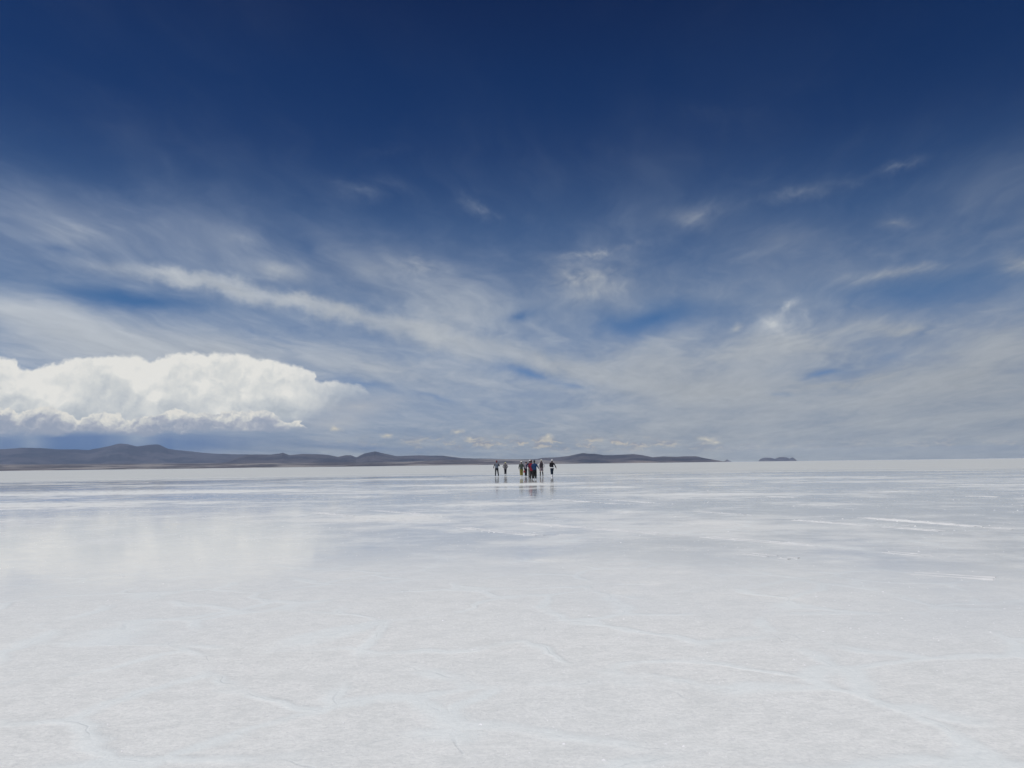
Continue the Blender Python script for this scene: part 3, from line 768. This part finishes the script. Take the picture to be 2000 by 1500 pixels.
p3, w3 = person(1018.6, 932.5, 1.66, "person in a white cap with yellow trousers and dark green vest", yaw=8,
       feet=((-.07, 0), (.10, .10)), arms=(A(-.26, -.02, 1.16, -.25, .10, .93), A(.27, -.03, 1.16, .32, .05, .90)),
       top=('jacket', (.050, .062, .055), .86, True), legs=('trousers', (.22, .19, .05), .2), boots=((.70, .70, .66), .26),
       hat=('cap', (.80, .80, .74)), baggy=True, seed=3)
person(1027.0, 929.7, 1.66, "person without a hat leaning forward in a mauve grey top and black trousers", yaw=-18,
       feet=((-.07, 0), (.07, .05)), arms=(A(-.23, .12, 1.14, -.15, .34, 1.12), A(.25, .12, 1.14, .17, .34, 1.10)), lean=.13, headfwd=.09,
       top=('jumper', (.17, .155, .19), .92, True), legs=('trousers', (.014, .014, .018), .1), boots=((.06, .065, .07), .14), hair=(.045, .022, .025), seed=4)
person(1035.2, 932.3, 1.79, "person in a white cap and navy jacket half hidden behind the red jacket", yaw=10,
       feet=((-.10, 0), (.10, .08)), arms=(A(-.36, -.02, 1.20, -.30, .08, .98), A(.26, .02, 1.16, .22, .16, .98)),
       top=('jacket', (.012, .018, .055), .90, True), legs=('trousers', (.16, .155, .14), .1), boots=((.02, .02, .022), .25),
       hat=('cap', (.80, .80, .80)), seed=5)
person(1038.0, 935.2, 1.71, "person in a long crimson jacket and dark grey trousers, nearest of the huddle", yaw=-5,
       feet=((-.11, 0), (.11, .06)), arms=(A(-.24, .06, 1.17, -.14, .26, 1.06), A(.24, .06, 1.17, .14, .26, 1.04)),
       top=('jacket', (.17, .014, .032), .74, True), legs=('trousers', (.035, .035, .038), .1), boots=((.010, .012, .014), .30),
       hat=('beanie', (.060, .018, .025)), baggy=True, seed=6)
person(1044.2, 936.6, 1.70, "person in a bright blue jacket and white boots reaching out a dark gloved hand", yaw=-8,
       feet=((-.10, 0), (.10, .08)), arms=(A(-.26, .02, 1.17, -.22, .16, .98), A(.31, -.02, 1.15, .40, .06, .99)),
       top=('jacket', (.010, .036, .10), .86, True), legs=('trousers', (.014, .015, .018), .1), boots=((.80, .81, .84), .13),
       hat=('beanie', (.045, .055, .065)), girth=1.15, baggy=True, seed=7)
person(1057.6, 930.1, 1.84, "person in a cream cap and dark vest with grey shorts and tall black boots", yaw=5,
       feet=((-.13, -.05), (.17, .08)), arms=(A(-.28, -.02, 1.17, -.22, .14, 1.02), A(.31, -.03, 1.18, .30, .10, 1.00)),
       top=('vest', (.035, .030, .036), .90, False), sleeve=(.55, .54, .56), legs=('shorts', (.24, .20, .215), .5), boots=((.008, .009, .010), .36),
       hat=('cap', (.74, .70, .60)), girth=1.12, seed=8)
person(1078.4, 931.0, 1.80, "person in a black jacket with a white shirt hem walking apart on the right", yaw=16,
       feet=((-.08, -.06), (.09, .14)), arms=(A(-.20, .10, 1.16, -.12, .22, 1.0), A(.30, -.10, 1.16, .40, -.14, .90)),
       top=('jacket', (.010, .010, .014), .96, True), legs=('trousers', (.016, .028, .050), .2), boots=((.82, .83, .85), .27), hem=(.78, .80, .82),
       hat=('cap', (.85, .84, .82)), longhair=True, seed=9)
# dark glove on the blue walker's hand is part of that walker
# red bag carried by the walker in yellow trousers
bm = bmesh.new()
tube(bm, [(0, 0, 0), (0, 0, .05), (0, 0, .16), (0, 0, .20)], [(.075, .035), (.095, .05), (.085, .045), (.04, .02)], seg=16)
wr_ = w3[1]; mw = Matrix.Rotation(R(8), 4, 'Z')
hand = p3.location + (mw @ (wr_ + Vector((0.0, 0.0, -.09))))
bag = finish(bm, "bag", cm("bag_cloth", (.26, .030, .045)), None, 0.009, 0.004, 3, label="small red bag hanging from the hand of the walker in yellow trousers", category="bag")
bag.location = hand + Vector((0.01, 0, -.275))
bm = bmesh.new()
tube(bm, [(-.035, 0, .18), (-.030, 0, .25), (0, 0, .285), (.030, 0, .25), (.035, 0, .18)], [.008] * 5, side=(0, 1, 0), seg=8)
finish(bm, "strap", cm("bag_cloth", (.26, .030, .045)), bag, 0)

# ------------------------------------------------------------------ haze
bm = bmesh.new(); bmesh.ops.create_cube(bm, size=1.0)
HZ = HAZE_TOP
for v in bm.verts: v.co = Vector((v.co.x * HAZE_HALF * 2, v.co.y * HAZE_HALF * 2, (v.co.z + .5) * (HZ + 2.5) - 2.5))
me = bpy.data.meshes.new("haze"); bm.to_mesh(me); bm.free()
hm = bpy.data.materials.new("haze"); hm.use_nodes = True; hm.node_tree.nodes.clear()
HN = NT(hm.node_tree)
vol = HN.n.new('ShaderNodeVolumePrincipled')
vol.inputs['Color'].default_value = (0.52, 0.68, 1.0, 1)
vol.inputs['Density'].default_value = HAZE_D
vol.inputs['Anisotropy'].default_value = 0.0
ho = HN.n.new('ShaderNodeOutputMaterial'); HN.l.new(vol.outputs[0], ho.inputs['Volume'])
link("haze", me, hm, kind='stuff')
